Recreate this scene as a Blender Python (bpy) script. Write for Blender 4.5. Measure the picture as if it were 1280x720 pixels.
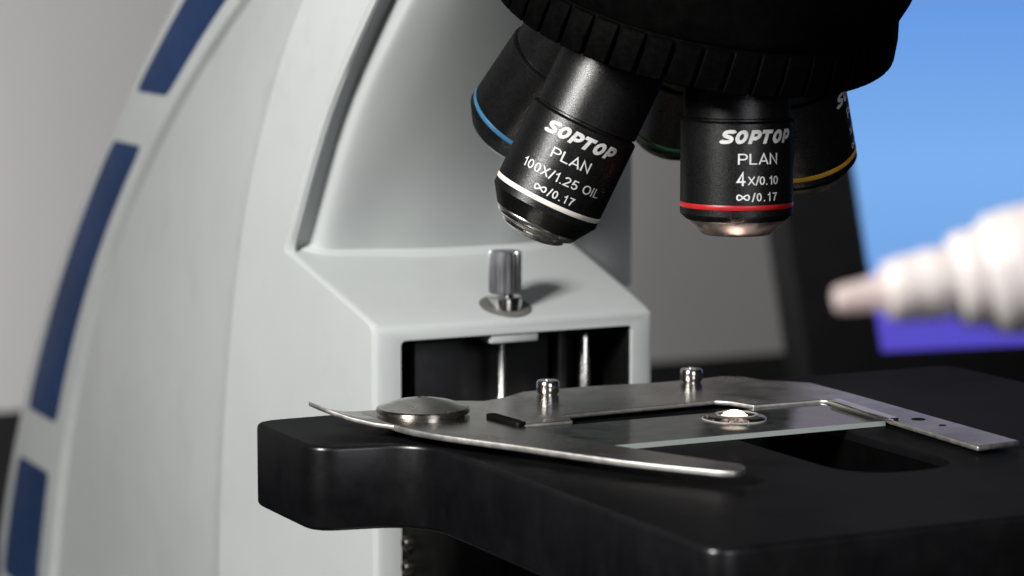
import bpy, bmesh, math, random
import numpy as np
from mathutils import Vector, Matrix
random.seed(7)
for o in list(bpy.data.objects): bpy.data.objects.remove(o)
scene = bpy.context.scene
COL = scene.collection
MM = 0.001
V = Vector

# ------------------------------------------------------------------ camera
# all lengths below are millimetres; origin = optical axis on top of the slide,
# X = microscope's right, Y = towards its column, Z = up
yaw, pitch = math.radians(26.53), math.radians(7.04)
CAM = V((-308.2, -510.4, 101.5))
FWD = V((math.sin(yaw)*math.cos(pitch), math.cos(yaw)*math.cos(pitch), -math.sin(pitch)))
cam_d = bpy.data.cameras.new('camera')
cam_d.sensor_width = 36.0
cam_d.lens = 3504.0/1280*36
cam_d.clip_start = 0.01
cam_d.clip_end = 30
cam_d.dof.use_dof = True
cam_d.dof.focus_distance = 0.598
cam_d.dof.aperture_fstop = 17.0
cam_d.dof.aperture_blades = 7
cam = bpy.data.objects.new('camera', cam_d)
COL.objects.link(cam)
cam.location = CAM*MM
cam.rotation_euler = FWD.to_track_quat('-Z', 'Y').to_euler()
scene.camera = cam

# ------------------------------------------------------------------ world, lamps, exposure
world = bpy.data.worlds.new('World')
scene.world = world
world.use_nodes = True
bg = world.node_tree.nodes['Background']
bg.inputs[0].default_value = (0.95, 0.97, 1.0, 1)
bg.inputs[1].default_value = 0.012

def area(name, loc, target, sx, sy, watt, color=(1, 1, 1)):
    d = bpy.data.lights.new(name, 'AREA')
    d.shape = 'RECTANGLE'; d.size = sx*MM; d.size_y = sy*MM
    d.energy = watt; d.color = color
    o = bpy.data.objects.new(name, d)
    COL.objects.link(o)
    o.location = V(loc)*MM
    o.rotation_euler = (V(target)-V(loc)).to_track_quat('-Z', 'Y').to_euler()
    return o
area('key_lamp', (-560, -200, 340), (-20, 80, 20), 160, 160, 7.4, (1.0, 0.985, 0.955))
area('wall_fill', (-110, 760, -110), (-60, 1125, -110), 200, 200, 1.85, (1.0, 0.95, 0.97))  # added fill out of view, brightens the left part of the wall
area('back_fill', (460, 780, 640), (480, 1125, 480), 200, 200, 1.2, (1.0, 0.98, 0.97))  # added fill above the view for the wall on the right

area('front_fill', (-60, -820, 260), (0, 60, 20), 260, 260, 1.6, (0.94, 0.95, 1.0))  # added soft fill from the camera side

vs = scene.view_settings
vs.view_transform = 'Standard'; vs.look = 'None'; vs.exposure = 0.0; vs.gamma = 1.0
vs.use_curve_mapping = False
scene.render.engine = 'CYCLES'
scene.cycles.max_bounces = 8
scene.cycles.caustics_reflective = False
scene.cycles.caustics_refractive = False

# ------------------------------------------------------------------ materials
def new_mat(name):
    m = bpy.data.materials.new(name); m.use_nodes = True
    nt = m.node_tree
    return m, nt, nt.nodes['Principled BSDF']

def node(nt, kind, **kw):
    n = nt.nodes.new(kind)
    for k, v in kw.items(): setattr(n, k, v)
    return n

def noise(nt, scale, detail=3, rough=0.55, stretch=None):
    tc = node(nt, 'ShaderNodeTexCoord')
    n = node(nt, 'ShaderNodeTexNoise')
    n.inputs['Scale'].default_value = scale
    n.inputs['Detail'].default_value = detail
    n.inputs['Roughness'].default_value = rough
    if stretch:
        mp = node(nt, 'ShaderNodeMapping')
        mp.inputs['Scale'].default_value = stretch
        nt.links.new(tc.outputs['Object'], mp.inputs['Vector'])
        nt.links.new(mp.outputs['Vector'], n.inputs['Vector'])
    else:
        nt.links.new(tc.outputs['Object'], n.inputs['Vector'])
    return n

def ramp(nt, src, stops):
    r = node(nt, 'ShaderNodeValToRGB')
    el = r.color_ramp.elements
    while len(el) < len(stops): el.new(0.5)
    for e, (p, c) in zip(el, stops):
        e.position = p
        e.color = (c, c, c, 1) if not isinstance(c, tuple) else (*c, 1)
    nt.links.new(src, r.inputs[0])
    return r

def surf(name, col_a, col_b, rough=(0.4, 0.5), metallic=0.0, cscale=60, rscale=200, bump=0.0, bscale=3000,
         stretch=None, coat=0.0, spec=0.5, speck=None, stops=(0.35, 0.65)):
    m, nt, p = new_mat(name)
    n1 = noise(nt, cscale, 4, 0.6, stretch)
    c = ramp(nt, n1.outputs['Fac'], [(stops[0], tuple(col_a)), (stops[1], tuple(col_b))])
    nt.links.new(c.outputs['Color'], p.inputs['Base Color'])
    n2 = noise(nt, rscale, 4, 0.6, stretch)
    r = ramp(nt, n2.outputs['Fac'], [(0.3, rough[0]), (0.7, rough[1])])
    nt.links.new(r.outputs['Color'], p.inputs['Roughness'])
    p.inputs['Metallic'].default_value = metallic
    p.inputs['Specular IOR Level'].default_value = spec
    p.inputs['Coat Weight'].default_value = coat
    if bump:
        n3 = noise(nt, bscale, 2, 0.5)
        b = node(nt, 'ShaderNodeBump')
        b.inputs['Strength'].default_value = bump
        b.inputs['Distance'].default_value = 0.00008
        nt.links.new(n3.outputs['Fac'], b.inputs['Height'])
        nt.links.new(b.outputs['Normal'], p.inputs['Normal'])
    return m

def enamel(name, col_a, col_b, fac, rough, cscale=200, rscale=900, bump=0.0, bscale=3000):
    """dark lacquer: a little even gloss over a nearly black body"""
    m = surf(name, col_a, col_b, (0.8, 0.9), cscale=cscale, rscale=rscale, bump=bump, bscale=bscale, spec=0.0)
    nt = m.node_tree; p = nt.nodes['Principled BSDF']; out = nt.nodes['Material Output']
    gl = node(nt, 'ShaderNodeBsdfGlossy')
    n = noise(nt, rscale, 4, 0.6)
    r = ramp(nt, n.outputs['Fac'], [(0.3, rough[0]), (0.7, rough[1])])
    nt.links.new(r.outputs['Color'], gl.inputs['Roughness'])
    if p.inputs['Normal'].links: nt.links.new(p.inputs['Normal'].links[0].from_socket, gl.inputs['Normal'])
    mx = node(nt, 'ShaderNodeMixShader'); mx.inputs[0].default_value = fac
    nt.links.new(p.outputs[0], mx.inputs[1]); nt.links.new(gl.outputs[0], mx.inputs[2]); nt.links.new(mx.outputs[0], out.inputs[0])
    return m

def smudge(m, col, scale, lo, hi, amount):
    nt = m.node_tree; p = nt.nodes['Principled BSDF']
    src = p.inputs['Base Color'].links[0].from_socket
    n = noise(nt, scale, 5, 0.7)
    r = ramp(nt, n.outputs['Fac'], [(lo, 0.0), (hi, amount)])
    mx = node(nt, 'ShaderNodeMix', data_type='RGBA')
    nt.links.new(r.outputs['Color'], mx.inputs[0]); nt.links.new(src, mx.inputs[6]); mx.inputs[7].default_value = (*col, 1)
    nt.links.new(mx.outputs[2], p.inputs['Base Color'])

M = {}
M['paint'] = surf('grey_white_paint', (0.495, 0.52, 0.52), (0.54, 0.562, 0.562), (0.42, 0.54), cscale=14, rscale=90, bump=0.12, bscale=1500, spec=0.12)
M['paint_cover'] = surf('grey_white_cover_paint', (0.505, 0.528, 0.528), (0.545, 0.566, 0.566), (0.42, 0.54), cscale=14, rscale=90, bump=0.12, bscale=1500, spec=0.12)
smudge(M['paint'], (0.36, 0.33, 0.29), 38, 0.54, 0.78, 0.26)
smudge(M['paint'], (0.30, 0.29, 0.28), 420, 0.66, 0.74, 0.22)
M['blue'] = surf('blue_trim', (0.011, 0.034, 0.105), (0.016, 0.044, 0.135), (0.5, 0.6), cscale=30, bump=0.1, spec=0.12)
M['anodised'] = enamel('black_anodised', (0.0025, 0.0025, 0.0027), (0.005, 0.005, 0.0052), 0.085, (0.23, 0.36), cscale=900, rscale=4000, bump=0.42, bscale=6500)
M['nose'] = enamel('black_nosepiece', (0.0015, 0.0015, 0.0015), (0.003, 0.003, 0.003), 0.010, (0.30, 0.42), cscale=300, rscale=900, bump=0.3, bscale=2500)
M['rubber'] = enamel('black_grip', (0.001, 0.001, 0.001), (0.002, 0.002, 0.002), 0.007, (0.28, 0.42), cscale=300, rscale=900, bump=0.3, bscale=2500)
M['stage'] = enamel('black_stage_enamel', (0.0028, 0.0026, 0.0032), (0.0045, 0.0041, 0.0050), 0.06, (0.27, 0.37), cscale=70, rscale=140, bump=0.10, bscale=2600)
smudge(M['stage'], (0.06, 0.058, 0.055), 1300, 0.70, 0.76, 1.0)
M['pit'] = enamel('opening_shade_black', (0.0012, 0.0012, 0.0012), (0.002, 0.002, 0.002), 0.004, (0.4, 0.5))  # blacker than the stage: shade inside the opening put into the colour
M['black'] = enamel('black_metal', (0.003, 0.003, 0.003), (0.006, 0.006, 0.006), 0.02, (0.4, 0.5), cscale=100)
M['panel'] = enamel('dark_slide_panel', (0.020, 0.020, 0.021), (0.030, 0.030, 0.032), 0.03, (0.4, 0.5), cscale=100)
M['steel'] = surf('worn_steel', (0.36, 0.33, 0.295), (0.46, 0.43, 0.395), (0.17, 0.30), 1.0, cscale=45, rscale=90, bump=0.0)
M['steel_edge'] = surf('cut_steel_edge', (0.55, 0.53, 0.50), (0.66, 0.64, 0.61), (0.42, 0.55), 1.0, cscale=300, rscale=600)
M['steel_bright'] = surf('bright_steel', (0.60, 0.59, 0.57), (0.70, 0.69, 0.67), (0.14, 0.22), 1.0, cscale=90, rscale=200)
M['chrome'] = surf('chrome', (0.74, 0.73, 0.71), (0.80, 0.79, 0.77), (0.06, 0.12), 1.0, cscale=80, rscale=300)
M['brushed'] = surf('turned_metal', (0.50, 0.44, 0.42), (0.70, 0.63, 0.60), (0.32, 0.50), 1.0, cscale=420, rscale=420)
M['recess'] = surf('recess_shade_grey', (0.10, 0.10, 0.092), (0.16, 0.155, 0.145), (0.5, 0.6))  # grey stands for the shade in the recess round the knob
M['tip_metal'] = surf('satin_chrome', (0.78, 0.77, 0.75), (0.86, 0.85, 0.83), (0.20, 0.30), 1.0, cscale=300, rscale=300)
M['dull_screw'] = surf('dull_screw', (0.05, 0.045, 0.04), (0.09, 0.08, 0.07), (0.35, 0.5), 1.0)
M['cap_steel'] = surf('turned_steel', (0.40, 0.38, 0.35), (0.56, 0.54, 0.50), (0.16, 0.28), 1.0, cscale=200, rscale=300)
M['brass'] = surf('brass', (0.5, 0.33, 0.16), (0.62, 0.42, 0.2), (0.25, 0.35), 1.0)
M['knob'] = surf('grey_knurled_metal', (0.34, 0.34, 0.36), (0.44, 0.44, 0.46), (0.32, 0.42), 1.0)
smudge(M['steel'], (0.17, 0.135, 0.10), 60, 0.47, 0.68, 0.65)
smudge(M['steel'], (0.24, 0.21, 0.18), 600, 0.60, 0.70, 0.4)
M['ink'] = surf('white_ink', (0.62, 0.62, 0.61), (0.74, 0.74, 0.73), (0.5, 0.6), cscale=900)
M['logo_ink'] = surf('logo_ink', (0.50, 0.50, 0.49), (0.66, 0.66, 0.65), (0.5, 0.6), cscale=900)
for k, a, b in (('red', (0.36, 0.010, 0.010), (0.44, 0.014, 0.014)), ('white', (0.74, 0.69, 0.62), (0.82, 0.77, 0.70)),
                ('cyan', (0.032, 0.13, 0.25), (0.04, 0.16, 0.30)), ('yellow', (0.62, 0.33, 0.02), (0.72, 0.40, 0.03)),
                ('green', (0.01, 0.10, 0.045), (0.014, 0.13, 0.06))):
    M['ring_'+k] = surf('ring_'+k, a, b, (0.35, 0.45), cscale=400)
M['wall'] = surf('grey_wall_paint', (0.50, 0.495, 0.495), (0.53, 0.525, 0.525), (0.6, 0.8), cscale=3, bump=0.1, bscale=300)
M['table'] = surf('black_bench_top', (0.008, 0.008, 0.008), (0.014, 0.014, 0.014), (0.6, 0.7), cscale=20, spec=0.03)
M['bezel'] = surf('dark_bezel_plastic', (0.012, 0.012, 0.013), (0.018, 0.018, 0.019), (0.45, 0.6), cscale=60, bump=0.2)
M['bottle'] = surf('white_plastic', (0.54, 0.49, 0.475), (0.60, 0.55, 0.535), (0.35, 0.5), cscale=80)
M['bottle'].node_tree.nodes['Principled BSDF'].inputs['Subsurface Weight'].default_value = 0.4
M['bottle'].node_tree.nodes['Principled BSDF'].inputs['Subsurface Radius'].default_value = (0.004, 0.003, 0.0025)
M['bottle'].node_tree.nodes['Principled BSDF'].inputs['Subsurface Scale'].default_value = 1.0

def thin_glass(name, tint=(0.93, 0.97, 0.95), ior=1.5, rough=0.02, reflect_haze=0.0):
    m, nt, p = new_mat(name)
    nt.nodes.remove(p)
    out = nt.nodes['Material Output']
    fr = node(nt, 'ShaderNodeFresnel'); fr.inputs['IOR'].default_value = ior
    tr = node(nt, 'ShaderNodeBsdfTransparent'); tr.inputs[0].default_value = (*tint, 1)
    gl = node(nt, 'ShaderNodeBsdfGlossy'); gl.inputs['Roughness'].default_value = rough
    n = noise(nt, 260, 4, 0.65)
    r = ramp(nt, n.outputs['Fac'], [(0.35, rough), (0.75, rough+0.10)])
    nt.links.new(r.outputs['Color'], gl.inputs['Roughness'])
    mx = node(nt, 'ShaderNodeMixShader')
    nt.links.new(fr.outputs[0], mx.inputs[0]); nt.links.new(tr.outputs[0], mx.inputs[1]); nt.links.new(gl.outputs[0], mx.inputs[2])
    df = node(nt, 'ShaderNodeBsdfDiffuse'); df.inputs[0].default_value = (0.75, 0.78, 0.78, 1)
    hz = ramp(nt, n.outputs['Fac'], [(0.30, reflect_haze*0.5), (0.70, reflect_haze*1.5)])  # pale diffuse share put in for the reflections on the slide
    m2 = node(nt, 'ShaderNodeMixShader')
    nt.links.new(hz.outputs['Color'], m2.inputs[0]); nt.links.new(mx.outputs[0], m2.inputs[1]); nt.links.new(df.outputs[0], m2.inputs[2])
    nt.links.new(m2.outputs[0], out.inputs[0])
    return m
M['glass'] = thin_glass('slide_glass', ior=1.5, reflect_haze=0.03)
M['drop'] = thin_glass('oil_drop', (1.0, 0.95, 0.93), 1.45, 0.01)

def translucent(name, col, mixfac, rough=0.3):
    m, nt, p = new_mat(name)
    out = nt.nodes['Material Output']
    t = node(nt, 'ShaderNodeBsdfTranslucent'); t.inputs[0].default_value = (*col, 1)
    p.inputs['Base Color'].default_value = (*col, 1); p.inputs['Roughness'].default_value = rough
    mx = node(nt, 'ShaderNodeMixShader'); mx.inputs[0].default_value = mixfac
    nt.links.new(p.outputs[0], mx.inputs[1]); nt.links.new(t.outputs[0], mx.inputs[2]); nt.links.new(mx.outputs[0], out.inputs[0])
    return m
M['ground_edge'] = translucent('ground_glass_edge', (0.62, 0.70, 0.67), 0.35, 0.35)
M['bead'] = translucent('light_spot_scatter', (0.95, 0.90, 0.86), 0.7, 0.2)  # scattering white that stands for lamp light caught in the drop
M['nozzle'] = translucent('translucent_nozzle', (0.80, 0.69, 0.67), 0.5, 0.2)
_nt = M['nozzle'].node_tree; _o = _nt.nodes['Material Output']
_t = node(_nt, 'ShaderNodeBsdfTransparent'); _m = node(_nt, 'ShaderNodeMixShader'); _m.inputs[0].default_value = 0.15
_nt.links.new(_o.inputs[0].links[0].from_socket, _m.inputs[1]); _nt.links.new(_t.outputs[0], _m.inputs[2]); _nt.links.new(_m.outputs[0], _o.inputs[0])

def glow(name, col, strength):
    m, nt, p = new_mat(name)
    p.inputs['Base Color'].default_value = (0, 0, 0, 1)
    p.inputs['Emission Color'].default_value = (*col, 1)
    p.inputs['Emission Strength'].default_value = strength
    return m
M['lamp'] = glow('lamp_lens', (1.0, 0.86, 0.80), 0.4)

# ------------------------------------------------------------------ builders
WORLD_ORIGIN = {}
def empty(name, loc, label=None, cat=None, group=None):
    o = bpy.data.objects.new(name, None)
    COL.objects.link(o)
    o.empty_display_size = 0.01
    o.location = V(loc)*MM
    WORLD_ORIGIN[o.name] = V(loc)
    if label: o['label'] = label
    if cat: o['category'] = cat
    if group: o['group'] = group
    return o

def smooth(me, ang=40):
    for p in me.polygons: p.use_smooth = True
    me.set_sharp_from_angle(angle=math.radians(ang))

def obj(name, bm, mat, parent=None, origin=None, ang=40, label=None, recalc=True, merge=True):
    """bm in world millimetres -> linked mesh object in metres"""
    if merge: bmesh.ops.remove_doubles(bm, verts=bm.verts, dist=1e-4)
    if recalc: bmesh.ops.recalc_face_normals(bm, faces=bm.faces)
    if origin is None:
        if bm.verts:
            lo = V([min(v.co[i] for v in bm.verts) for i in range(3)]); hi = V([max(v.co[i] for v in bm.verts) for i in range(3)])
            origin = V(((lo.x+hi.x)/2, (lo.y+hi.y)/2, lo.z))
        else: origin = V((0, 0, 0))
    origin = V(origin)
    for v in bm.verts: v.co = (v.co-origin)*MM
    me = bpy.data.meshes.new(name)
    bm.to_mesh(me); bm.free()
    smooth(me, ang)
    o = bpy.data.objects.new(name, me)
    COL.objects.link(o)
    WORLD_ORIGIN[o.name] = origin
    if parent is not None:
        o.parent = parent
        o.location = (origin-WORLD_ORIGIN[parent.name])*MM
    else:
        o.location = origin*MM
    mats = mat if isinstance(mat, (list, tuple)) else [mat]
    for m in mats: me.materials.append(m)
    if label: o['label'] = label
    return o

def bake(o, ang=40):
    dg = bpy.context.evaluated_depsgraph_get()
    me = bpy.data.meshes.new_from_object(o.evaluated_get(dg))
    old = o.data; o.modifiers.clear(); o.data = me
    bpy.data.meshes.remove(old)
    smooth(me, ang)

def bevel(o, width, seg=3, ang=35):
    m = o.modifiers.new('bevel', 'BEVEL')
    m.width = width*MM; m.segments = seg; m.limit_method = 'ANGLE'; m.angle_limit = math.radians(ang)
    bpy.context.view_layer.update()
    bake(o, 40)
    for p in o.data.polygons:
        if abs(p.normal.z) > 0.9995: p.use_smooth = False

def cut_edges(o):
    """stamped edges of sheet steel are rougher and brighter than its faces"""
    o.data.materials.append(M['steel_edge'])
    for p in o.data.polygons:
        if abs(p.normal.z) < 0.85: p.material_index = 1

def cut(o, bm):
    c = obj('cutter', bm, M['black'])
    m = o.modifiers.new('cut', 'BOOLEAN'); m.object = c; m.operation = 'DIFFERENCE'; m.solver = 'EXACT'
    bpy.context.view_layer.update()
    bake(o)
    me = c.data; bpy.data.objects.remove(c); bpy.data.meshes.remove(me)

def basis_of(d):
    d = V(d).normalized()
    t = V((0, 0, 1)) if abs(d.z) < 0.9 else V((1, 0, 0))
    e = t.cross(d).normalized()
    return e, d.cross(e).normalized(), d

def lathe(bm, prof, org, d, seg=64, rfun=None, mi=0, k=1.0):
    """prof: (distance along d, radius)"""
    e, g, d = basis_of(d); org = V(org)
    rings = []
    for s, r in [(s*k, r*k) for s, r in prof]:
        if r < 1e-4: rings.append([bm.verts.new(org+d*s)])
        else:
            rr = []
            for k in range(seg):
                a = 2*math.pi*k/seg
                q = r*(rfun(a, s) if rfun else 1)
                rr.append(bm.verts.new(org+d*s+(e*math.cos(a)+g*math.sin(a))*q))
            rings.append(rr)
    for a, b in zip(rings, rings[1:]):
        for k in range(seg):
            k2 = (k+1) % seg
            if len(a) == 1 and len(b) == 1: continue
            if len(a) == 1: f = bm.faces.new((a[0], b[k2], b[k]))
            elif len(b) == 1: f = bm.faces.new((a[k], a[k2], b[0]))
            else: f = bm.faces.new((a[k], a[k2], b[k2], b[k]))
            f.material_index = mi
    return bm

def box(bm, x0, x1, y0, y1, z0, z1):
    vs = [bm.verts.new((x, y, z)) for z in (z0, z1) for y in (y0, y1) for x in (x0, x1)]
    for f in ((0, 1, 3, 2), (4, 6, 7, 5), (0, 4, 5, 1), (2, 3, 7, 6), (0, 2, 6, 4), (1, 5, 7, 3)):
        bm.faces.new([vs[i] for i in f])
    return bm

def prism(bm, pts, z0, z1):
    a = [bm.verts.new((x, y, z0)) for x, y in pts]
    b = [bm.verts.new((x, y, z1)) for x, y in pts]
    bm.faces.new(a[::-1]); bm.faces.new(b)
    n = len(pts)
    for i in range(n): bm.faces.new((a[i], a[(i+1) % n], b[(i+1) % n], b[i]))
    return bm

def rounded(pts, n=8):
    """pts: (x, y, radius); polygon with filleted corners, convex or concave"""
    out = []
    N = len(pts)
    for i in range(N):
        p = V(pts[i][:2]); r = pts[i][2]
        a = V(pts[i-1][:2]); b = V(pts[(i+1) % N][:2])
        if r <= 0: out.append(tuple(p)); continue
        u = (a-p).normalized(); w = (b-p).normalized()
        half = math.acos(max(-1, min(1, u.dot(w))))/2
        t = min(r/math.tan(half), 0.49*min((a-p).length, (b-p).length))
        for k in range(n+1):
            s = k/n
            q = (p+u*t)*(1-s)**2+p*2*s*(1-s)+(p+w*t)*s**2
            out.append(tuple(q))
    return out

def catmull(pts, n=6, closed=False):
    P = [V(p) for p in pts]; out = []
    L = len(P)
    for i in range(L if closed else L-1):
        p0 = P[i-1] if (closed or i) else P[0]; p1 = P[i]; p2 = P[(i+1) % L]
        p3 = P[(i+2) % L] if (closed or i+2 < L) else P[-1]
        for k in range(n):
            t = k/n
            out.append(0.5*((2*p1)+(p2-p0)*t+(2*p0-5*p1+4*p2-p3)*t*t+(3*p1-p0-3*p2+p3)*t**3))
    if not closed: out.append(P[-1])
    return out

def loft(bm, rows, cap=True, closed=True):
    R = [[bm.verts.new(p) for p in row] for row in rows]
    n = len(R[0])
    for a, b in zip(R, R[1:]):
        for i in range(n if closed else n-1):
            j = (i+1) % n
            bm.faces.new((a[i], a[j], b[j], b[i]))
    if cap:
        bm.faces.new(R[0][::-1]); bm.faces.new(R[-1])
    return R

# ------------------------------------------------------------------ setting
def structure(name, bm, mat):
    o = obj(name, bm, mat); o['kind'] = 'structure'; return o
structure('table', box(bmesh.new(), -900, 1500, -900, 1120, -205, -180), M['table'])
structure('wall', box(bmesh.new(), -1600, 2200, 1125, 1145, -700, 1500), M['wall'])

# ------------------------------------------------------------------ microscope
scope = empty('microscope', (0, 100, -180), 'white laboratory microscope with black stage and five black objectives', 'microscope')

def poly(k, z):
    return sum(c*z**(len(k)-1-i) for i, c in enumerate(k))
def smooth_table(tab):
    zs = [p[0] for p in tab]; ys = [p[1] for p in tab]
    return lambda z: float(np.mean([np.interp(z+d, zs, ys) for d in (-8, -5.3, -2.7, 0, 2.7, 5.3, 8)]))
y_ridge = smooth_table([(-200, 196), (-110, 192.3), (-68.9, 190.3), (-46.6, 188.6), (-24.3, 185.5), (0, 180.8), (19.7, 175.4), (39.1, 168.2), (56.2, 159.3), (72.9, 148.9), (87.1, 137.1), (130, 97)])
y_cover = smooth_table([(-20, 175), (10, 162.5), (29.7, 152.6), (44.7, 143.2), (61.6, 129.1), (75.9, 115.5), (87.7, 103.0), (130, 55)])
y_left = smooth_table([(-20, 172), (10, 159), (29.7, 148.4), (44.7, 139.9), (61.6, 127.5), (75.9, 114.0), (87.7, 101.5), (130, 55)])
def x_flat(y): return -40-(y-100)*0.08
def y_rim_in(z): return max(poly([-9.11508e-06, -0.00454814, -0.996408, 357.647], max(z, -120)), y_ridge(z)+30)
def y_rim_out(z): return max(poly([-2.35787e-06, -0.00284457, -1.06728, 404.682], max(z, -130)), y_rim_in(z)+30)
y_groove = smooth_table([(-10, 166), (10, 155), (26.6, 145.5), (30.9, 142.9), (45.6, 134.7), (62.1, 123.8), (76.1, 111.1), (87.8, 99.7), (130, 56)])
def x_rim_in(z): return -22.0
def x_rim_out(z): return -20.5

SL = 0.30
def y_front(z):
    if z <= 9.6: return 100.0
    return 100+(z-9.6)/SL
def side_pts(z, yf):
    """left side from the front corner to the back, then round the back to the right side"""
    yr, xi, yi, xo, yo = y_ridge(z), x_rim_in(z), y_rim_in(z), x_rim_out(z), y_rim_out(z)
    xr = x_flat(yr); xf = x_flat(yf)
    P = [(xf+1.8, yf), (xf+0.6, yf+0.5), (xf+0.08, yf+1.8)]
    a = yf+2.2
    for t in (0.0, 0.35, 0.7, 0.95): P.append((x_flat(a+(yr-a)*t), a+(yr-a)*t))
    P.append((xr+0.02, yr-0.8)); P.append((xr+0.05, yr+0.5)); P.append((xr+0.5, yr+1.7))
    for t in np.linspace(0.05, 0.955, 15):
        P.append((xr+0.7+(-19.4-xr-0.7)*t**1.0, yr+(yi-yr)*t))
    P += [(-19.8, yi-2.2), (-21.4, yi-1.1), (xi-0.2, yi-0.2), (xi-0.3, yi+1.4)]
    for t in (0.25, 0.5, 0.75, 0.93): P.append((xi+(xo-xi)*t, yi+(yo-yi)*t))
    P += [(xo+1.2, yo+2.0), (xo+4, yo+5), (xo+8, yo+8), (-8, yo+10), (8, yo+10), (-xo-8, yo+8), (-xo, yo), (40, yi), (44, max(yr+20, 182))]
    return P
bm = bmesh.new()
rows = []
for z in (-178, -150, -120, -95, -80, -65, -50, -38, -26, -14, -4, 3, 7.8):
    yf = 100.0
    rows.append([(x, y, z) for x, y in side_pts(z, yf)]+[(36.6, yf+2.0, z), (36.0, yf+0.6, z), (34.6, yf, z)])
for z, dy in ((8.8, 0.25), (9.5, 0.9), (10.1, 2.2)):
    rows.append([(x, y, z) for x, y in side_pts(z, 100+dy)]+[(36.6, 102.0+dy, z), (36.0, 100.6+dy, z), (34.6, 100+dy, z)])
for z in (13, 16, 19, 21.5, 23.5):
    yf = y_front(z)
    rows.append([(x, y, z) for x, y in side_pts(z, yf)]+[(36.6, yf+2.0, z), (36.0, yf+0.6, z), (34.6, yf, z)])
R1 = loft(bm, rows, cap=False)
bm.faces.new(R1[0][::-1])
rows2 = []
zs2 = [23.5, 25, 27, 30, 36, 42, 48, 54, 60, 66, 72, 78, 84, 90, 98, 106, 118]
for z in zs2:
    yf = min(y_groove(z), y_front(23.5)) if z > 23.6 else y_front(23.5)
    rows2.append([(x, y, z) for x, y in side_pts(z, yf)]+[(36.6, yf+2.6, z), (x_flat(yf)+3.6, yf+2.6, z), (x_flat(yf)+3.1, yf+1.6, z), (x_flat(yf)+2.5, yf+0.4, z)])
R2 = loft(bm, rows2, cap=False)
bm.faces.new(R2[-1])
bm.faces.new([R1[-1][-1], R1[-1][-2], R1[-1][-3], R2[0][-4], R2[0][-3], R2[0][-2], R2[0][-1], R2[0][0]][::-1])
arm = obj('arm', bm, M['paint'], scope, ang=38, label='white curved arm with scooped side')
# opening in the front of the housing for the stage carriage
pts = rounded([(-33.4, 95, 0), (30.3, 95, 0), (30.3, 135, 0), (-33.4, 135, 0)])
bm = bmesh.new()
fr = rounded([(-33.4, -150, 0), (30.3, -150, 0), (30.3, 6.0, 1.5), (-33.4, 6.0, 1.5)], 4)
a = [bm.verts.new((x, 90, z)) for x, z in fr]; b = [bm.verts.new((x, 138, z)) for x, z in fr]
bm.faces.new(a); bm.faces.new(b[::-1])
for i in range(len(fr)): bm.faces.new((a[i], a[(i+1) % len(fr)], b[(i+1) % len(fr)], b[i]))
cut(arm, bm)
for p in arm.data.polygons:
    if p.normal.dot(V((-0.9968, -0.0797, 0))) > 0.9997: p.use_smooth = False

# blue inserts let into the rim of the arm
for z0, z1, sk in ((-131, -83.2, 1.0), (-63.7, 38.2, 1.0), (55.2, 112, 1.0)):
    bm = bmesh.new(); rows = []
    n = 22
    for k in range(n+1):
        z = z0+(z1-z0)*k/n
        xi, yi, xo, yo = x_rim_in(z), y_rim_in(z), x_rim_out(z), y_rim_out(z)
        row = []
        e = min(k, n-k)
        sh = 0.0 if e > 0 else 0.03
        for t, off in ((0.20+sh, -1.0), (0.20+sh, 0.25), (0.22+sh, 0.4), (0.51, 0.42), (0.81-sh, 0.4), (0.83-sh, 0.25), (0.83-sh, -1.0)):
            row.append((xi+(xo-xi)*t-off, yi+(yo-yi)*t, z))
        rows.append(row)
    loft(bm, rows)
    obj('blue_insert', bm, M['blue'], arm, label='dark blue strip let into the white rim')

# convex front cover of the column
def cover_pts(z):
    yc = y_cover(z)-15.0
    yl = y_left(z); xl = x_flat(y_groove(max(z, 24)))+6.0
    yv = max(min(yc+15, 156), 156-max(0, z-50)*1.3)
    return yc, yv, catmull([(xl+3, yl+6), (xl, yl+1), (xl+1.2, yl-3.6), (xl*0.6-10.5, yl-6.8), (-22, yc+2.6), (-8, yc+0.4), (8, yc), (24, yc+1.2), (46, yv-6), (62, yv+2)], 6)
bm = bmesh.new(); rows = []
for z in [8, 14, 18, 21, 24, 27, 30, 34, 38, 43, 48, 54, 60, 66, 72, 78, 84, 90, 98, 106, 118]:
    yc, yv, P = cover_pts(z)
    rows.append([(p.x, p.y, z) for p in P]+[(60, yv+30, z), (55, 215, z), (10, 215, z), (-12, yc+50, z)])
loft(bm, rows)
obj('column_cover', bm, M['paint_cover'], scope, ang=35)

# fillet bead where the cover meets the housing top
bm = bmesh.new(); rows = []
path = [p for p in cover_pts(21.5)[2][5:] if p.x < 35.0]
rows = []
for i, p in enumerate(path):
    zt = 9.6+(p.y-100)*SL
    t = (path[min(i+1, len(path)-1)]-path[max(i-1, 0)]).normalized(); nrm = V((t.y, -t.x))
    row = []
    for off, dz in ((-2.0, -0.6), (3.4, -0.6), (3.2, 0.0), (2.0, 0.35), (1.1, 0.95), (0.5, 1.9), (0.05, 3.6), (-2.0, 3.6)):
        q = p+nrm*off
        row.append((q.x, q.y, 9.6+(q.y-100)*SL+dz))
    rows.append(row)
loft(bm, rows)
obj('column_fillet', bm, M['paint_cover'], scope, ang=60)

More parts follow.
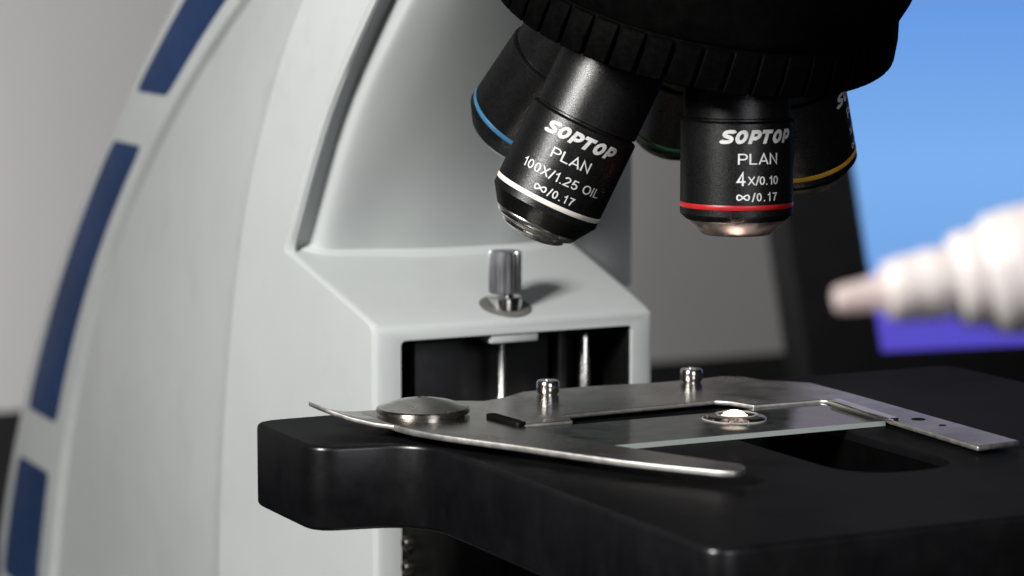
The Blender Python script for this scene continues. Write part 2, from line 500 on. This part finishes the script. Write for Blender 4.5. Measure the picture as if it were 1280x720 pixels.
# head above the picture that carries the nosepiece, and the foot on the bench
head = obj('head_arm', prism(bmesh.new(), rounded([(-46, -46, 30), (46, -46, 30), (46, 230, 12), (-46, 230, 12)]), 118, 165), M['paint'], scope)
bevel(head, 4)
foot = obj('base', prism(bmesh.new(), rounded([(-75, -95, 20), (75, -95, 20), (80, 535, 20), (-80, 535, 20)]), -180, -148), M['paint'], scope)
bevel(foot, 4)
bm = bmesh.new(); lathe(bm, [(0, 24), (9, 24), (10, 22), (10, 18), (8, 17), (8, 0)], (0, 0, -148.2), (0, 0, 1))
obj('lamp_collar', bm, M['black'], scope)

# carriage in the housing opening
bm = box(bmesh.new(), -22, 15.5, 117, 127, -140, 3); o = obj('carriage_panel', bm, M['panel'], scope); bevel(o, 0.6, 2)
bm = box(bmesh.new(), 16.2, 18.6, 113, 119, -140, 4.5); o = obj('guide_rail', bm, M['panel'], scope); bevel(o, 0.4, 2)
bm = box(bmesh.new(), -33.3, 30.2, 131, 137.8, -140, 5.8); obj('back_panel', bm, M['black'], scope)
for x0, x1 in ((-33.3, -32.8), (29.7, 30.2)):
    obj('side_liner', box(bmesh.new(), x0, x1, 101.2, 130.9, -140, 5.7), M['black'], scope)
bm = box(bmesh.new(), -9, 4.2, 100.5, 110, 3.6, 7.0); o = obj('rod_tab', bm, M['paint'], scope); bevel(o, 0.6, 2)
bm = bmesh.new(); lathe(bm, [(0, 0), (0, 1.15), (9, 1.15), (9.6, 1.5), (13, 1.5), (14, 1.0), (30, 0.95), (30, 0)], (-3.2, 106.5, -24), (0, 0, 1), 20)
obj('rod', bm, M['tip_metal'], scope)
bm = bmesh.new(); lathe(bm, [(0, 0), (0, 1.6), (26, 1.6), (27, 1.1), (27, 0)], (23.0, 112, -24), (0, 0, 1), 20)
obj('rod', bm, M['tip_metal'], scope)

# small knurled knob on the housing top
kz = 9.6+(107-100)*SL
nrm = V((0, -SL, 1)).normalized()
kroot = V((-1.6, 107.5, kz))
bm = bmesh.new(); lathe(bm, [(-0.3, 0), (-0.3, 6.6), (0.2, 6.6), (0.35, 6.2), (0.45, 0)], kroot, nrm, 40)
collar = obj('knob_recess_shade', bm, M['recess'], scope)  # flat disc that draws the shaded recess under the knob
bm = bmesh.new(); lathe(bm, [(-1, 0), (-1, 4.2), (1.8, 4.3), (2.2, 3.9), (2.2, 2.2), (3.6, 2.2), (3.6, 0)], kroot+V((0, 0, 0.4)), (0, 0, 1), 40)
kn = obj('knob_collar', bm, M['steel_bright'], scope)
bm = bmesh.new(); lathe(bm, [(0, 0), (0, 3.6), (0.4, 3.95), (10.0, 3.95), (10.5, 3.6), (10.5, 0)], kroot+V((0, 0, 3.4)), (0, 0, 1), 144,
      rfun=lambda a, s: 1.0+(0.04 if (int(round(a/(2*math.pi)*144))//3) % 2 else -0.05))
obj('tension_knob', bm, M['knob'], scope, ang=25, label='small grey knurled knob on the white housing')

# ------------------------------------------------------------------ stage
ZT = -1.2
out = rounded([(-92.3, 49.5, 7), (-92.3, 13.5, 7), (-69, 9, 16), (-69, -107.6, 5.5), (69, -107.6, 5.5), (69, -9, 16), (91, -4.5, 7), (91, 49.5, 7)], 8)
bm = prism(bmesh.new(), out, ZT-17.8, ZT)
stage = obj('stage', bm, M['stage'], scope, label='thick black stage plate with oblong opening')
bevel(stage, 1.0, 3)
slot = rounded([(-9.8, -62.5, 16), (17.6, -62.5, 16), (17.6, 17, 13), (-9.8, 17, 13)], 12)
cut(stage, prism(bmesh.new(), slot, -40, 10))
for p in stage.data.polygons:
    if abs(p.normal.z) > 0.9995: p.use_smooth = False
# chamfered lining of the opening, a hair proud of the plate
bm = bmesh.new(); rows = []
cx, cy = 3.9, -22.0
def off(p, d):
    return None
inner = [V(p) for p in slot]
n = len(inner)
for d, z in ((0.0, ZT-2.2), (0.9, ZT-2.2), (0.9, ZT+0.02), (0.55, ZT+0.06), (0.1, ZT-0.12), (0.0, ZT-0.5)):
    row = []
    for i, p in enumerate(inner):
        t = (inner[(i+1) % n]-inner[i-1]).normalized(); nr = V((t.y, -t.x))
        q = p+nr*(d-0.25)
        row.append((q.x, q.y, z))
    rows.append(row)
loft(bm, rows+[rows[0]], cap=False)
obj('opening_rim', bm, M['stage'], stage)
bm = bmesh.new(); rows = []
for d, z in ((0.0, ZT-2.3), (0.6, ZT-2.3), (0.6, ZT-17.5), (0.0, ZT-17.5)):
    row = []
    for i, p in enumerate(inner):
        t = (inner[(i+1) % n]-inner[i-1]).normalized(); nr = V((t.y, -t.x))
        q = p+nr*(d-0.3)
        row.append((q.x, q.y, z))
    rows.append(row)
loft(bm, rows+[rows[0]], cap=False)
obj('opening_shade_liner', bm, M['pit'], stage)  # liner added to keep the inside of the opening dark

# carrier below the stage
o = obj('stage_bracket', prism(bmesh.new(), rounded([(-33, 44, 3), (29, 44, 3), (29, 117.5, 0), (-33, 117.5, 0)]), -70, ZT-17.9), M['black'], scope); bevel(o, 1.0, 2)
br = o
for z in (-42.5, -48.5):
    bm = bmesh.new(); lathe(bm, [(0, 0), (0, 1.9), (2.2, 1.9), (2.8, 1.4), (2.8, 0.7), (1.6, 0.6), (1.6, 0)], (-32.7, 94.5, z), (-1, 0, 0), 20)
    obj('screw', bm, M['dull_screw'], br)

# condenser under the opening
bm = bmesh.new(); lathe(bm, [(0, 0), (0, 20), (26, 20), (30, 12), (33, 10.5), (33, 5.0), (32.4, 4.8), (32.4, 0)], (0, 0, -48), (0, 0, 1), 48)
cond = obj('condenser', bm, M['black'], scope)
bm = bmesh.new(); lathe(bm, [(0, 4.7), (0.5, 3.6), (0.75, 2), (0.8, 0)], (0, 0, -15.58), (0, 0, 1), 32)
obj('condenser_lens', bm, M['lamp'], cond)
bm = bmesh.new(); lathe(bm, [(0, 0), (0, 0.7), (9, 0.7), (9.5, 0.4), (9.5, 0)], (5.2, -14.6, -19), (0, 0, 1), 14)
obj('condenser_pin', bm, M['brass'], cond)
d = bpy.data.lights.new('condenser_light', 'SPOT')
d.energy = 0.55; d.spot_size = math.radians(21); d.spot_blend = 0.5; d.shadow_soft_size = 0.0012; d.color = (1.0, 0.70, 0.60)
sp = bpy.data.objects.new('condenser_light', d); COL.objects.link(sp)
sp.location = (0, 0, -0.0136); sp.rotation_euler = (math.pi, 0, 0)

# ------------------------------------------------------------------ slide holder
ZP0, ZP1 = -0.4, 0.7
outline = [(-66, 20), (-66.5, 40), (-60, 46), (-48, 45), (-40, 40.5), (-33, 43.5), (-27, 48), (-10, 48.5), (8, 46.2), (18, 46.6), (25.5, 47.6), (29.5, 44.5), (31, 38),
           (34.5, 34.5), (38.6, 30), (38.4, 10), (35.6, -53.2), (24.2, -54.6), (26.4, -20), (27.2, -17.2), (28.4, 7.2), (27.4, 8.6), (10.2, 8.8), (8.4, 15.6), (6.0, 18.4), (-32.6, 16.4), (-34.4, 9.0), (-49.2, 9.4), (-53, 14), (-56, 20)]
bm = prism(bmesh.new(), outline, ZP0, ZP1)
holder = obj('slide_holder', bm, M['steel'], scope, label='worn steel mechanical slide holder plate')
bevel(holder, 0.3, 3, 30)

cut_edges(holder)

def finger_mesh():
    outer = catmull([(-73.5, 32), (-74.4, 16), (-71.4, 1), (-62, -19), (-51.0, -42.5), (-39.6, -60.5)], 8)
    inner = catmull([(-50, 32), (-49.6, 11), (-50.4, 0), (-47.6, -17.8), (-41.0, -36), (-32.4, -56.5)], 8)
    tip = catmull([(-39.6, -60.5), (-37.2, -62.0), (-34.0, -60.6), (-32.4, -56.5)], 4)
    P = [tuple(p) for p in outer]+[tuple(p) for p in tip[1:-1]]+[tuple(p) for p in inner[::-1]]
    return prism(bmesh.new(), P, -0.1+0.9, 1.25+0.9)
fg = obj('spring_finger', finger_mesh(), M['steel'], holder, label='curved sickle-shaped steel clip arm')
bevel(fg, 0.35, 3, 30)
cut_edges(fg)
# bent-up thumb tab of the finger
bm = bmesh.new(); rows = []
for (x, y0, y1, z) in ((-62, 6, 33, 1.0), (-70, 8, 33, 1.05), (-74, 13, 33, 1.1), (-77, 17, 33, 1.3), (-80, 22, 33.5, 1.9), (-82.5, 26.5, 34, 2.8), (-84.5, 30.5, 34.5, 3.8)):
    th = 0.95
    rows.append([(x, y0, z), (x, y1, z), (x, y1, z+th), (x, y0, z+th)])
loft(bm, rows)
o = obj('thumb_tab', bm, M['steel'], holder, label='bent-up steel thumb tab of the clip arm'); bevel(o, 0.25, 2, 40); cut_edges(o)
o = obj('dark_slot_bar', prism(bmesh.new(), rounded([(-53.2, 13.2, 0.8), (-52.4, -0.6, 0.8), (-49.9, 0.2, 0.8), (-50.8, 13.0, 0.8)], 4), 2.1, 3.0), M['black'], holder); bevel(o, 0.25, 2)  # raised black bar drawn for the dark slot beside the finger
# pivot cap
bm = bmesh.new(); lathe(bm, [(0, 0), (0, 9.3), (0.7, 9.3), (0.75, 9.9), (1.5, 10.0), (1.8, 9.7), (3.1, 5.6), (3.7, 2.2), (3.85, 1.4), (3.65, 1.0), (3.6, 0)], (-63.2, 22.5, 2.0), (0, 0, 1), 64)
obj('pivot_cap', bm, M['cap_steel'], holder, ang=11, label='large domed steel pivot cap')
# dark slot beside the finger and stop lip beside the slide
bm = bmesh.new()
for (x, y) in ((-23.2, 42.5), (14.4, 43.2)):
    bm = bmesh.new()
    lathe(bm, [(-0.1, 0), (-0.1, 2.2), (0.3, 2.2), (0.35, 2.45), (0.6, 2.6), (2.7, 2.6), (3.1, 2.3), (3.15, 1.4), (2.3, 1.25), (2.3, 0)], (x, y, ZP1), (0, 0, 1), 48,
          rfun=lambda a, s: 1.0)
    obj('screw', bm, M['steel_bright'], holder)
bm = prism(bmesh.new(), [(25.2, -21.5), (27.6, -21.6), (30.2, 5.5), (28.2, 5.8)], ZP1, ZP1+0.55)
o = obj('stop_lip', bm, M['steel_bright'], holder); bevel(o, 0.12, 2)
for (x, y, r) in ((32.0, -22.5, 1.5), (32.2, -31.0, 0.8)):
    bm = bmesh.new(); lathe(bm, [(-0.2, 0), (-0.2, r), (0.06, r), (0.06, r*0.5), (0.03, 0)], (x, y, ZP1), (0, 0, 1), 20)
    obj('arm_hole_disc', bm, M['black'], holder)  # flat black disc drawn for a hole in the arm

# ------------------------------------------------------------------ nosepiece
G = math.radians(22.1)
APEX = V((0, 0, 131.2))
PSI = math.radians(91.5)
TUR = V((math.sin(G)*math.cos(PSI), math.sin(G)*math.sin(PSI), -math.cos(G)))
DIRS = []
for k in range(5):
    DIRS.append(Matrix.Rotation(-2*math.pi*k/5, 3, TUR) @ V((0, 0, -1)))
bm = bmesh.new()
lathe(bm, [(-6, 0), (-6, 47.5), (14, 47.5), (26, 46.6), (34, 45.0), (38.2, 43.6), (38.9, 43.0), (39.0, 42.9), (40, 42.9), (47.0, 43.2), (48.2, 41.5), (49.0, 34), (51.5, 20), (51.5, 0)], APEX, TUR, 96)
nose = obj('nosepiece', bm, M['nose'], scope, ang=30, label='black revolving nosepiece with ribbed grip')
NR = 46
e, g, d = basis_of(TUR)
for k in range(NR):
    bm = bmesh.new()
    a0 = 2*math.pi*k/NR; w = 2*math.pi/NR*0.42
    rows = []
    for s, r, sw in ((39.3, 42.9, 0.0), (39.6, 43.5, 0.0), (44.0, 44.3, 0.4), (47.9, 44.5, 0.8), (48.3, 44.1, 0.9), (48.5, 41.0, 0.9)):
        row = []
        for t in (-1, -0.93, -0.3, 0.3, 0.93, 1):
            a = a0+w*t+sw*0.03
            rr = r-(0.15 if abs(t) == 1 else 0)
            row.append(APEX+d*s+(e*math.cos(a)+g*math.sin(a))*rr)
        row += [APEX+d*s+(e*math.cos(a0+w+sw*.03)+g*math.sin(a0+w+sw*.03))*40.0, APEX+d*s+(e*math.cos(a0-w+sw*.03)+g*math.sin(a0-w+sw*.03))*40.0]
        rows.append(row)
    loft(bm, rows)
    obj('grip_rib', bm, M['rubber'], nose, ang=25)

# ------------------------------------------------------------------ objectives
def arc(cx, cy, rx, ry, a0, a1, n=12):
    return [(cx+rx*math.cos(math.radians(a0+(a1-a0)*k/n)), cy+ry*math.sin(math.radians(a0+(a1-a0)*k/n))) for k in range(n+1)]

def glyph(ch, t):
    """centre-line strokes for a capital height of 1: (strokes, advance width); a stroke is (points, closed)"""
    h = t/2; T = 1-h
    if ch == ' ': return [], 0.30
    if ch == '.': return [([(h+0.02, 0.0), (h+0.02, t)], False)], t+0.12
    if ch == '/': return [([(0.03, -0.06), (0.30, 1.04)], False)], 0.33
    if ch == 'P': return [([(h, 0), (h, T), (0.36, T)]+arc(0.36, T-0.24, 0.24, 0.24, 90, -90)[1:]+[(h, T-0.48)], False)], 0.70
    if ch == 'L': return [([(h, 1), (h, h), (0.54, h)], False)], 0.60
    if ch == 'A': return [([(0.02, 0), (0.345, 0.97), (0.67, 0)], False), ([(0.14, 0.31), (0.55, 0.31)], False)], 0.74
    if ch == 'N': return [([(h, 0), (h, 0.96), (0.64-h, 0.04), (0.64-h, 1)], False)], 0.74
    if ch == 'X': return [([(0.03, 0), (0.60, 1)], False), ([(0.03, 1), (0.60, 0)], False)], 0.68
    if ch == 'I': return [([(h, 0), (h, 1)], False)], t+0.12
    if ch == 'O': return [(arc(0.38, 0.5, 0.38-h, 0.5-h, 0, 360, 28)[:-1], True)], 0.84
    if ch == '0': return [(arc(0.27, 0.5, 0.27-h, 0.5-h, 0, 360, 24)[:-1], True)], 0.62
    if ch == '1': return [([(0.08, 0.74), (0.22, 0.80), (0.32, 0.98), (0.32, 0)], False)], 0.50
    if ch == '2': return [(arc(0.27, 0.71, 0.27-h, 0.29-h, 170, -35, 12)+[(h, h), (0.54, h)], False)], 0.62
    if ch == '4': return [([(0.40, 0), (0.40, 0.94), (0.06, 0.30), (0.58, 0.30)], False)], 0.64
    if ch == '5': return [([(0.50, T), (0.15, T), (0.09, 0.50)]+arc(0.26, 0.32, 0.27-h, 0.32-h, 125, -155, 14), False)], 0.62
    if ch == '7': return [([(0.02, T), (0.50, T), (0.30, 0.50), (0.22, 0)], False)], 0.60
    if ch == 'S': return [([tuple(p) for p in catmull([(0.74, 0.76), (0.66, T), (0.36, T), (0.17, 0.80), (0.15, 0.68), (0.26, 0.57), (0.56, 0.45), (0.67, 0.34), (0.65, 0.20), (0.46, h), (0.16, h), (0.06, 0.25)], 4)], False)], 0.84
    if ch == '$': return [(arc(0.44, 0.735, 0.31, 0.265-h, 20, 95, 5)+arc(0.33, 0.735, 0.33-h, 0.265-h, 95, 240, 10)[1:]+arc(0.40, 0.255, 0.37-h, 0.255-h, 52, -95, 12)+arc(0.33, 0.255, 0.31, 0.255-h, -95, -160, 5)[1:], False)], 0.84
    if ch == 'T': return [([(0.0, T), (0.74, T)], False), ([(0.37, T-h*0.9), (0.37, 0)], False)], 0.80
    raise KeyError(ch)

def ribbon(bm, pts, closed, t, z):
    P = [V(p) for p in pts]; n = len(P); A = []; B = []
    for i in range(n):
        a = P[i-1] if (closed or i) else None
        b = P[(i+1) % n] if (closed or i+1 < n) else None
        d1 = (P[i]-a).normalized() if a is not None else None
        d2 = (b-P[i]).normalized() if b is not None else None
        d1 = d1 or d2; d2 = d2 or d1
        m = d1+d2
        m = m.normalized() if m.length > 1e-3 else V((-d1.y, d1.x))
        k = 1/max(0.42, abs(m.dot(d1)))
        nr = V((-m.y, m.x))*t/2*k
        A.append(bm.verts.new((P[i].x+nr.x, P[i].y+nr.y, z))); B.append(bm.verts.new((P[i].x-nr.x, P[i].y-nr.y, z)))
    for i in range(n if closed else n-1):
        j = (i+1) % n
        bm.faces.new((A[i], B[i], B[j], A[j]))

def text_mesh(txt, height, width, t=0.13, shear=0.0, gap=0.0, wide=1.0):
    bm = bmesh.new(); x = 0.0; lift = 0
    for ch in txt:
        st, adv = glyph(ch, t)
        for pts, closed in st:
            ribbon(bm, [(x+px*wide, py) for px, py in pts], closed, t, 0.006*lift)
            lift = (lift+1) % 3
        x += adv*wide+gap
    for v in bm.verts: v.co.x += shear*v.co.y
    fit(bm, height, width)
    return bm

def fit(bm, height, width, x0=None):
    xs = [v.co.x for v in bm.verts]; ys = [v.co.y for v in bm.verts]
    lx, hx, ly, hy = min(xs), max(xs), min(ys), max(ys)
    for v in bm.verts:
        v.co.x = ((v.co.x-lx)/(hx-lx)-0.5)*width
        v.co.y = ((v.co.y-ly)/(hy-ly)-0.5)*height

def infinity(height, width, t=0.14):
    bm = bmesh.new(); N = 48; A = []; B = []
    for k in range(N):
        a = 2*math.pi*k/N
        p = V((math.cos(a), math.sin(a)*math.cos(a)*1.05)); q = V((-math.sin(a), math.cos(2*a)*1.05)).normalized()
        nr = V((q.y, -q.x))
        A.append(bm.verts.new((p.x+nr.x*t, p.y+nr.y*t, 0))); B.append(bm.verts.new((p.x-nr.x*t, p.y-nr.y*t, 0)))
    for k in range(N):
        j = (k+1) % N; bm.faces.new((A[k], A[j], B[j], B[k]))
    fit(bm, height, width)
    return bm

def merge(dst, src, dx=0, dy=0):
    mp = {v: dst.verts.new((v.co.x+dx, v.co.y+dy, v.co.z)) for v in src.verts}
    for f in src.faces:
        try: dst.faces.new([mp[v] for v in f.verts])
        except ValueError: pass
    src.free()

def wrap(bm, org, d, r, phi, h):
    """wrap flat text (mm, centred) round the barrel; phi = turn from the side facing the camera"""
    x = min(v.co.x for v in bm.verts)
    hi = max(v.co.x for v in bm.verts)
    while x < hi:
        bmesh.ops.bisect_plane(bm, geom=bm.verts[:]+bm.edges[:]+bm.faces[:], plane_co=(x, 0, 0), plane_no=(1, 0, 0))
        x += 0.45
    w = -V(d).normalized()
    c = V((-math.sin(yaw), -math.cos(yaw), 0.08)); c = (c-w*c.dot(w)).normalized()
    rt = w.cross(c)
    for v in bm.verts:
        a = phi+v.co.x/r
        v.co = V(org)+w*(h+v.co.y)+(c*math.cos(a)+rt*math.sin(a))*(r+0.03+v.co.z)
    return bm

def objective(k, L, ring, label, tip, lines=None, phi=0.0, top=43.0):
    d = DIRS[k]; org = APEX+d*L          # centre of the coloured ring
    sh = -18.3                           # shoulder groove
    prof = [(-(L-top), 10.6), (sh-0.35, 11.45), (sh-0.3, 11.3), (sh-0.1, 10.9), (sh+0.25, 10.9), (sh+0.45, 11.7), (sh+0.75, 12.0), (-0.58, 12.0), (-0.55, 11.7), (0.55, 11.7), (0.58, 12.0)]
    if sh-0.35 < -(L-top): prof[0] = (sh-6, 11.3)
    prof[0] = (-(L-top), 11.4)
    if tip == 'cone':
        prof += [(1.9, 12.0), (2.3, 11.7), (3.3, 10.6), (3.3, 0)]
    else:
        prof += [(2.0, 12.0), (2.6, 11.6), (5.6, 9.6), (5.6, 0)]
    bm = bmesh.new(); lathe(bm, prof, org, d, 96)
    ob = obj('objective', bm, M['anodised'], scope, ang=32, label=label)
    bm = bmesh.new(); lathe(bm, [(-0.55, 11.5), (-0.52, 12.0), (-0.36, 12.07), (0.36, 12.07), (0.52, 12.0), (0.55, 11.5)], org, d, 96)
    obj('colour_ring', bm, M['ring_'+ring], ob)
    bm = bmesh.new()
    if tip == 'cone':
        lathe(bm, [(3.25, 10.7), (3.4, 10.65), (6.2, 7.6), (6.5, 7.2), (6.4, 5.2), (5.9, 5.0), (5.9, 0)], org, d, 96)
        obj('front_mount', bm, M['brushed'], ob, label='bare metal front cone')
    elif tip == 'oil':
        lathe(bm, [(5.4, 9.3), (5.6, 9.35), (5.9, 9.4), (6.4, 9.25), (6.9, 8.85), (7.25, 8.2), (7.35, 7.5), (7.4, 7.2), (7.7, 7.35), (8.1, 7.25), (8.6, 6.6), (9.1, 5.4), (9.5, 3.9), (9.6, 3.2), (9.6, 1.4), (9.2, 1.2), (9.2, 0)], org, d, 96)
        obj('front_mount', bm, M['tip_metal'], ob, label='chrome stepped front lens mount')
    else:
        lathe(bm, [(5.4, 9.3), (5.7, 9.2), (7.6, 6.8), (7.8, 5), (7.6, 4.6), (7.6, 0)], org, d, 64)
        obj('front_mount', bm, M['chrome'], ob)
    if lines:
        for (bmt, h, dphi, mat) in lines:
            o = obj('lettering', wrap(bmt, org, d, 12.0, phi+dphi, h), mat, ob, ang=180, recalc=False)
    return ob

def lines_for(power, w_power):
    L = [(text_mesh('SOPTOP', 2.95, 17.4, 0.27, 0.30, 0.03, 1.12), 14.9, 0.0, M['logo_ink']),
         (text_mesh('PLAN', 2.75, 9.0, 0.12, gap=0.06), 10.3, math.radians(-1), M['ink'])]
    L.append((power, 5.9, math.radians(-1), M['ink']))
    b = bmesh.new()
    merge(b, infinity(1.35, 2.9), -3.35, -0.1)
    merge(b, text_mesh('/0.17', 2.1, 6.2, 0.14, gap=0.12), 1.55, 0)
    L.append((b, 2.35, math.radians(-1), M['ink']))
    return L
p4 = bmesh.new(); merge(p4, text_mesh('4', 3.1, 2.0, 0.14), -3.9, 0.35); merge(p4, text_mesh('X/0.10', 2.1, 7.2, 0.13, gap=0.03), 1.2, -0.1)
p100 = bmesh.new(); merge(p100, text_mesh('100X/1.25 OIL', 2.35, 19.4, 0.12, gap=0.05))
p10 = bmesh.new(); merge(p10, text_mesh('10X/0.25', 2.1, 9.6, 0.12))
objective(0, 84.9, 'red', 'black objective with red ring marked 4X/0.10', 'cone', lines_for(p4, 9), math.radians(19))
objective(1, 85.3, 'yellow', 'black objective with yellow ring', 'cone', lines_for(p10, 9), math.radians(84))
objective(2, 93.8, 'green', 'black objective with dark green ring', 'plain')
objective(3, 93.0, 'cyan', 'black objective with blue ring', 'plain')
objective(4, 92.9, 'white', 'black objective with white ring marked 100X/1.25 OIL', 'oil', lines_for(p100, 19), math.radians(4.5))

# ------------------------------------------------------------------ slide and drop
bm = box(bmesh.new(), -48.0, 27.0, -17.6, 7.9, -1.1, 0.0)
bm.faces.ensure_lookup_table()
for f in bm.faces:
    if abs(f.normal.z) < 0.5: f.material_index = 1
bm.normal_update()
for f in bm.faces: f.material_index = 0 if abs(f.normal.z) > 0.5 else 1
slide = obj('glass_slide', bm, [M['glass'], M['ground_edge']])
slide['label'] = 'clear glass microscope slide with frosted edges on the black stage'; slide['category'] = 'slide'
dr = empty('oil_drop', (0, 0, 0.0), 'round clear drop with bright glowing centre on the glass slide', 'drop')
bm = bmesh.new(); lathe(bm, [(0.01, 6.9), (0.2, 6.85), (0.5, 6.5), (0.75, 5.6), (0.9, 4.0), (0.95, 2.0), (0.95, 0)], (-0.3, -1.0, 0.0), (0, 0, 1), 64,
      rfun=lambda a, s: 1+0.03*math.sin(3*a+1)+0.02*math.sin(5*a))
obj('film', bm, M['drop'], dr, ang=80)
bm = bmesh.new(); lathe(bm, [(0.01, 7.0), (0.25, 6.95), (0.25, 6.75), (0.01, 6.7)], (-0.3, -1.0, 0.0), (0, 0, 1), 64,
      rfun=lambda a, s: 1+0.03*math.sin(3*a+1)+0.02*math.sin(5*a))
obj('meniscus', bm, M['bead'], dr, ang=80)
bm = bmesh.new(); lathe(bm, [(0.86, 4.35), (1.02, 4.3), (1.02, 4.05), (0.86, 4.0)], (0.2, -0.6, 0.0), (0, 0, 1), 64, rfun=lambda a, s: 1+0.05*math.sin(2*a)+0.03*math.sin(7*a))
obj('light_ring', bm, M['bead'], dr, ang=80)  # thin solid ring shaped for a ring of light round the spot
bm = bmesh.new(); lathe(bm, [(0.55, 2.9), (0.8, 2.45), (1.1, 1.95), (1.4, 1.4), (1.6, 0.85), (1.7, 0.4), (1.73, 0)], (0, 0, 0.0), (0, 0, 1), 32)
obj('bead', bm, M['bead'], dr, ang=80)  # low dome shaped for the bright spot of lamp light

bm = bmesh.new()
for k in range(26):
    a = math.radians(random.uniform(120, 290)); q = random.uniform(4.6, 6.9); r = random.uniform(0.10, 0.30)
    lathe(bm, [(-r, 0), (-r*0.7, r*0.7), (0, r), (r*0.7, r*0.7), (r, 0)], (-0.3+q*math.cos(a), -1+q*math.sin(a), 0.35+(6.9-q)*0.12), (0, 0, 1), 8)
o = obj('light_glints', bm, M['bead'], dr, ang=80); o['kind'] = 'stuff'  # tiny balls added as sparkles of light along the drop's edge

# ------------------------------------------------------------------ dropper bottle
UPV = V((math.cos(yaw), -math.sin(yaw), 0)).cross(FWD)
TIP = CAM+FWD*335+V((math.cos(yaw), -math.sin(yaw), 0))*38.6-UPV*1.45
BDIR = (V((math.cos(yaw), -math.sin(yaw), 0))+UPV*0.158+FWD*0.05).normalized()
BK = 0.645
bot = empty('dropper_bottle', TIP+BDIR*80, 'white plastic dropper bottle with translucent nozzle held over the stage', 'bottle')
bm = bmesh.new(); lathe(bm, [(1.2, 0), (1.2, 1.2), (0.1, 1.5), (0.0, 1.9), (0.5, 2.3), (1.4, 2.5), (6, 2.95), (9.0, 3.6), (10.5, 4.6), (10.5, 0)], TIP, BDIR, 48, k=BK)
obj('nozzle', bm, M['nozzle'], bot, label='translucent pinkish nozzle tip')
bm = bmesh.new(); prof = [(9.4, 0), (9.4, 4.4), (9.8, 5.3), (11.0, 5.75)]
for s, q in ((12.0, 0), (16.4, 0.5)): prof += [(s, 6.0+q), (s+1.2, 6.2+q), (s+2.8, 6.25+q), (s+3.6, 6.15+q)]
prof += [(22.2, 6.3), (22.8, 8.2), (24.2, 8.9), (26.6, 9.1), (27.6, 9.2), (28.0, 9.4), (28.8, 10.4), (30.4, 11.4), (30.4, 0)]
lathe(bm, prof, TIP, BDIR, 64, k=BK)
obj('cap', bm, M['bottle'], bot, ang=50)
bm = bmesh.new(); lathe(bm, [(29.6, 0), (29.6, 9.6), (31, 11.3), (34, 11.9), (40, 12.2), (88, 12.2), (92, 11.5), (93.5, 9), (93.5, 0)], TIP, BDIR, 64, k=BK)
obj('body', bm, M['bottle'], bot, ang=50)

# ------------------------------------------------------------------ monitor
DEP = 1450.0
R_ = V((math.cos(yaw), -math.sin(yaw), 0)); Fh = V((math.sin(yaw), math.cos(yaw), 0)); U_ = R_.cross(FWD)
C0 = CAM+(FWD+R_*((1098-640)/3504)-U_*((442-360)/3504))*DEP
ps, ta = math.radians(18.2), math.radians(22.4)
rm = math.cos(ps)*R_+math.sin(ps)*Fh
bmv = -math.sin(ps)*R_+math.cos(ps)*Fh
um = math.cos(ta)*V((0, 0, 1))+math.sin(ta)*bmv
nm = rm.cross(um)          # towards the viewer
mon = empty('monitor', (C0+rm*300+bmv*70).xy.to_3d()+V((0, 0, -180)), 'black framed monitor with blue and purple screen behind the stage', 'monitor')
SW, SH, BZ, BB = 600, 340, 42, 34
def mbox(bm, a0, a1, b0, b1, c0, c1):
    vs = [bm.verts.new(C0+rm*a+um*b+nm*c) for c in (c0, c1) for b in (b0, b1) for a in (a0, a1)]
    for f in ((0, 1, 3, 2), (4, 6, 7, 5), (0, 4, 5, 1), (2, 3, 7, 6), (0, 2, 6, 4), (1, 5, 7, 3)): bm.faces.new([vs[i] for i in f])
    return bm
o = obj('housing', mbox(bmesh.new(), -BZ+1, SW+BZ-1, -BB+1, SH+BZ-1, -28, -2.2), M['bezel'], mon); bevel(o, 3, 3)
for a0, a1, b0, b1 in ((-BZ, 0, -BB, SH+BZ), (SW, SW+BZ, -BB, SH+BZ), (0, SW, -BB, 0), (0, SW, SH, SH+BZ)):
    obj('bezel', mbox(bmesh.new(), a0, a1, b0, b1, -2, 4), M['bezel'], mon)
m, nt, p = new_mat('screen_glow')
tc = node(nt, 'ShaderNodeTexCoord'); sx = node(nt, 'ShaderNodeSeparateXYZ'); nt.links.new(tc.outputs['Generated'], sx.inputs[0])
rr = ramp(nt, sx.outputs['Z'], [(0.0, (0.09, 0.07, 0.55)), (0.06, (0.10, 0.08, 0.58)), (0.15, (0.18, 0.39, 0.81)), (0.30, (0.20, 0.43, 0.85)), (0.57, (0.13, 0.32, 0.77)), (0.66, (0.40, 0.37, 0.48)), (1.0, (0.44, 0.41, 0.50))])
p.inputs['Base Color'].default_value = (0.005, 0.005, 0.006, 1); p.inputs['Roughness'].default_value = 0.4
nt.links.new(rr.outputs['Color'], p.inputs['Emission Color']); p.inputs['Emission Strength'].default_value = 1.0
obj('screen', mbox(bmesh.new(), 0, SW, 0, SH, -1.8, 0), m, mon, label='glowing blue and purple screen')
bs = (C0+rm*300+bmv*70); bs.z = -180
bm = bmesh.new(); lathe(bm, [(0, 0), (0, 95), (4, 95), (8, 88), (10, 30), (10, 0)], bs, (0, 0, 1), 48); obj('stand_foot', bm, M['bezel'], mon)
top = C0+rm*300+um*90-nm*26
q = bs+V((0, 0, 8))
bm = bmesh.new(); lathe(bm, [(0, 0), (0, 16), ((top-q).length, 16), ((top-q).length, 0)], q, top-q, 32); obj('stand_post', bm, M['bezel'], mon)
